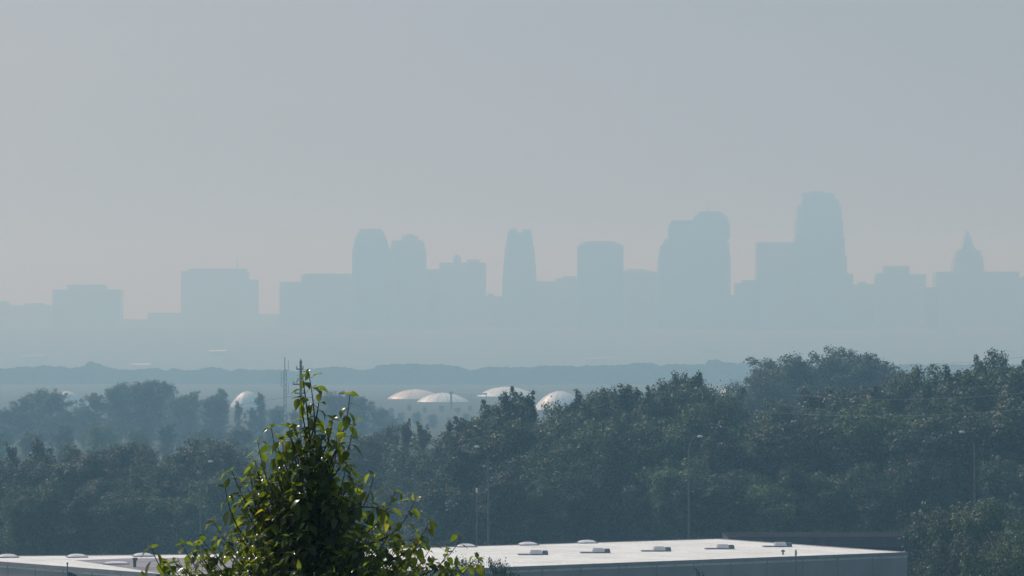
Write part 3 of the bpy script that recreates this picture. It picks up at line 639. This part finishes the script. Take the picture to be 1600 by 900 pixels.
# flagpole in front of the left wall
c = at(106, 882, 228); gz = ground_z(c.x, 228)
fp = empty('flagpole', (c.x, 228, gz), 'thin dark flagpole at the lower left before the warehouse', 'flagpole')
M_flag = noisy('navy_cloth', (.02, .03, .06), (.04, .05, .09), 3, .9, .1)
h = c.z-gz
m_ = MB(); m_.tube([(0, 0, 0), (0, 0, h)], [.07, .035], 8); m_.build('pole', M_dark, fp)
m_ = MB(); m_.lathe((0, 0, h), [(.03, 0), (.07, .05), (.05, .12), (.01, .14)], 8); m_.build('finial', M_dark, fp)
m_ = MB(); nx_, nz_ = 12, 8; P_ = []; Fc = []
for side in (0, 1):
    for i in range(nx_+1):
        for j in range(nz_+1):
            u = i/nx_; v = j/nz_; P_.append((.04+u*.95, .05*math.sin(u*7+v*1.5)+side*.008, h-.42-v*1.0-u*.42+.05*math.sin(u*5)))
n_ = (nx_+1)*(nz_+1)
for i in range(nx_):
    for j in range(nz_):
        a = i*(nz_+1)+j; Fc += [(a, a+nz_+1, a+nz_+2, a+1), (n_+a+1, n_+a+nz_+2, n_+a+nz_+1, n_+a)]
m_.poly(P_, Fc); fo = m_.build('flag', M_flag, None, True); fo.location = fp.location; tag(fo, 'dark navy flag drooping from the flagpole at lower left', 'flag')

# ------------------------------------------------------------------ foreground tree (pear like, 22 m from the camera)
TD = 22.0
M_fleaf = leafmat('near_leaf', (.03, .06, .014), (.108, .152, .034), (3.4, 3.0, .7), .24, .6, .58, (.18, .19, .05), False)
M_twig = noisy('twig_bark', (.05, .035, .025), (.12, .09, .06), 20, .8, .2)
lr = random.Random(77)
LV = []; LF = []
def leaf(p, d, nrm, L, fold=.25, curl=.35):
    """ovate pointed leaf from p along d"""
    d = d.normalized(); nrm = (nrm-d*nrm.dot(d)).normalized(); s = d.cross(nrm)
    W_ = L*lr.uniform(.26, .34); o = len(LV)
    prof_ = ((0, .04), (.12, .62), (.32, 1.0), (.55, .88), (.78, .48), (1.0, 0.0))
    for t_, w_ in prof_:
        c = p+d*(t_*L)-nrm*(curl*L*t_*t_*.6)
        LV.append(c[:]); 
        if w_ > 0 :
            e = s*(w_*W_); up_ = nrm*(abs(w_)*W_*fold)
            LV.append((c+e+up_)[:]); LV.append((c-e+up_)[:])
    for i in range(4):
        a = o+i*3; LF.extend([(a, a+1, a+4, a+3), (a, a+3, a+5, a+2)])
    a = o+12; LF.extend([(a, a+1, a+3), (a, a+3, a+2)])
tw = MB()
def shoot(p0, p1, bend, n, L0, dens_from=.15, rad=.006, droop=.5, size=1.0):
    """a leafy shoot from p0 to p1"""
    p0 = Vector(p0); p1 = Vector(p1); N = 7
    path = [p0.lerp(p1, i/N)+Vector(bend)*4*(i/N)*(1-i/N) for i in range(N+1)]
    tw.tube(path, [rad*(1-.75*i/N)+.0008 for i in range(N+1)], 5)
    for k in range(n):
        f = dens_from+(1-dens_from)*(k+.5+lr.uniform(-.3, .3))/n; f = min(.999, max(0, f)); q = f*N; i = int(q); c = path[i].lerp(path[min(N, i+1)], q-i)
        ax = (path[min(N, i+1)]-path[i]).normalized(); a = k*2.4+lr.uniform(-.5, .5)
        o1 = ax.orthogonal().normalized(); o2 = ax.cross(o1); out = o1*math.cos(a)+o2*math.sin(a)
        pd = (out+ax*lr.uniform(.1, .9)).normalized(); pe = c+pd*lr.uniform(.02, .04)
        tw.tube([c, pe], [.0013, .0009], 3)
        ld = (out*lr.uniform(.5, 1)+ax*lr.uniform(-.1, .5)+Vector((0, 0, -1))*lr.uniform(droop*.2, droop*1.7)).normalized()
        nr = (Vector((0, 0, 1))+out*lr.uniform(-.2, .7)+Vector((lr.gauss(0, .35), lr.gauss(0, .35), lr.gauss(0, .2))))
        leaf(pe, ld, nr, L0*lr.uniform(.65, 1.12)*(1-.2*max(0, f-.8)/.2)*size, lr.uniform(.1, .45), lr.uniform(.1, .7))
    tx = (path[-1]-path[-2]).normalized()
    for q in range(3):
        a = q*2.1+lr.random(); o1 = tx.orthogonal().normalized(); o2 = tx.cross(o1)
        ld = (tx*lr.uniform(.5, 1.1)+(o1*math.cos(a)+o2*math.sin(a))*.8+Vector((0, 0, -.35))).normalized()
        leaf(path[-1], ld, Vector((lr.gauss(0, .4), lr.gauss(0, .4), 1)), L0*lr.uniform(.4, .75)*size, .3, .5)
T = lambda px, py, dd=0: at(px, py, TD+dd)
tb = Vector(((478-800)/F*TD, TD, ground_z((478-800)/F*TD, TD)))
# main leader
shoot(T(488, 760), T(473, 590), (.01, 0, 0), 26, .078, .1, .008)
shoot(T(492, 700), T(482, 582, .05), (.012, .02, 0), 12, .08, .3, .005)
shoot(T(500, 740, .1), T(547, 616, .05), (.03, 0, -.04), 12, .088, .35, .006, .7)
shoot(T(505, 760), T(552, 665, -.1), (.03, 0, -.03), 9, .085, .3, .005, .7)
shoot(T(470, 780, .1), T(424, 668, .1), (-.02, 0, -.05), 10, .08, .4, .005)
shoot(T(450, 800, -.1), T(403, 690, -.1), (-.02, 0, -.05), 11, .082, .3, .005)
shoot(T(440, 840), T(362, 735, .05), (-.01, 0, -.07), 10, .09, .35, .006)
shoot(T(420, 850), T(392, 745, -.1), (-.01, 0, -.03), 10, .085, .3, .005)
shoot(T(420, 890), T(335, 815, .1), (-.02, 0, -.05), 10, .082, .3, .005)
shoot(T(300, 925), T(238, 856, 0), (-.03, 0, -.03), 7, .10, .4, .005, 1.0)
shoot(T(300, 915, .1), T(262, 878, .05), (-.01, 0, .0), 4, .09, .5, .004)
shoot(T(330, 905), T(285, 850, .05), (-.01, 0, -.02), 6, .08, .4, .004)
shoot(T(560, 800), T(584, 742, .1), (.01, 0, -.02), 7, .08, .3, .004, .9)
shoot(T(570, 850), T(648, 782, .05), (.03, 0, -.05), 10, .09, .3, .005, .9)
shoot(T(560, 840, .1), T(618, 768, .15), (.02, 0, -.03), 9, .085, .3, .005, .9)
shoot(T(600, 880), T(672, 815, .05), (.02, 0, -.03), 9, .085, .3, .005, .8)
shoot(T(640, 905), T(722, 838, .0), (.02, 0, -.04), 7, .075, .35, .004, .8)
shoot(T(650, 915), T(745, 872, .05), (.03, 0, -.02), 9, .085, .3, .004, .8)
shoot(T(484, 690, -.05), T(500, 610, -.1), (.01, 0, 0), 5, .082, .2, .005, 1.0)
shoot(T(486, 700, .05), T(470, 622, -.05), (-.01, 0, 0), 5, .082, .2, .005, 1.0)
shoot(T(492, 730, -.05), T(520, 655, -.15), (.02, 0, 0), 5, .082, .2, .005, 1.0)
shoot(T(480, 730, -.1), T(452, 668, -.1), (-.02, 0, 0), 9, .095, .2, .005, .9)
shoot(T(400, 860, .05), T(352, 760, -.1), (-.03, 0, -.02), 9, .09, .3, .005, .8)
shoot(T(600, 900, -.1), T(655, 842, -.2), (.02, 0, -.02), 10, .08, .2, .005, .7)
shoot(T(640, 920, -.1), T(700, 862, -.1), (.02, 0, -.02), 10, .08, .2, .005, .7)
shoot(T(540, 800, -.2), T(605, 800, -.25), (.0, 0, .03), 9, .085, .2, .005, .8)
outline = [(600, 470, 500), (640, 460, 512), (665, 446, 530), (690, 415, 543), (740, 384, 558), (780, 374, 572), (810, 356, 592), (835, 332, 632), (855, 302, 662), (875, 256, 700), (905, 225, 745), (960, 215, 790), (1060, 190, 830), (1300, 60, 960)]
def span(py):
    return (np.interp(py, [o_[0] for o_ in outline], [o_[1] for o_ in outline]), np.interp(py, [o_[0] for o_ in outline], [o_[2] for o_ in outline]))
lead_x = lambda py: 478+(py-600)*.02
def fill(n, y0, y1, L0, nl, pw=1.0):
    for i in range(n):
        py = y0+(y1-y0)*lr.random()**pw; xl, xr = span(py); cx = (xl+xr)/2; hw = (xr-xl)/2
        a = lr.uniform(0, 6.283); rr_ = lr.random()**.36*1.04
        ex = cx+hw*rr_*math.cos(a); dy = hw*rr_*math.sin(a)/F*TD*.75
        tip = T(ex, py, dy)
        root = T(lead_x(py)+(ex-lead_x(py))*.35, py+lr.uniform(45, 95)+hw*.25, dy*.35)
        shoot(root, tip, (lr.uniform(-.03, .03), lr.uniform(-.03, .03), lr.uniform(-.05, .0)), nl, L0, .2, .0045, lr.uniform(.4, .9))
fill(62, 668, 800, .076, 10)
fill(75, 735, 905, .086, 10, .8)
fill(95, 730, 850, .07, 10, .8)
fill(190, 830, 912, .072, 10, .8)
fill(200, 890, 1060, .092, 10)
fill(240, 1040, 1350, .10, 9)
# lower crown of the tree, out of the photograph, coarser
for i in range(420):
    a = lr.uniform(0, 6.283); zf = lr.random(); zc = tb.z+2.0+zf*3.6; rr_ = (.75+1.55*(1-abs(zf-.35)/.65*.8))*lr.random()**.4
    c = Vector((tb.x+math.cos(a)*rr_, tb.y+math.sin(a)*rr_, zc)); inn = Vector((tb.x+math.cos(a)*rr_*.45, tb.y+math.sin(a)*rr_*.45, zc-.35))
    if c.z > 21.0: continue
    shoot(inn, c, (0, 0, -.05), 7, .12, .2, .006, .6)
ft = empty('tree', tb, 'near leafy green tree whose pointed top stands left of centre', 'tree')
me = bpy.data.meshes.new('crown'); me.from_pydata([(v[0]-tb.x, v[1]-tb.y, v[2]-tb.z) for v in LV], [], LF); me.materials.append(M_fleaf); me.update()
me.polygons.foreach_set('use_smooth', [True]*len(me.polygons)); link('crown', me, ft)
tw2 = MB(); top = T(488, 755)
tp = [tb.lerp(top, i/8)+Vector((.06*math.sin(i*1.7), .05*math.cos(i*1.3), 0))*(1 if 0 < i < 8 else 0) for i in range(9)]
tw2.tube(tp, [.11*(1-i/8)**.9+.009 for i in range(9)], 10)
for i in range(46):
    f = .22+.72*i/46; p = tb.lerp(top, f); a = i*2.4; L_ = (1.9*(1-f)+.12)*lr.uniform(.7, 1.05)
    e_ = p+Vector((math.cos(a)*L_*.8, math.sin(a)*L_*.8, L_*.75)); tw2.tube([p, p.lerp(e_, .5)-Vector((0, 0, .06*L_)), e_], [.028*(1.1-f), .017*(1.1-f), .003], 6)
tw2.build('trunk', M_twig, ft, True, org=tb)
tw.build('branch', M_twig, ft, False, org=tb)
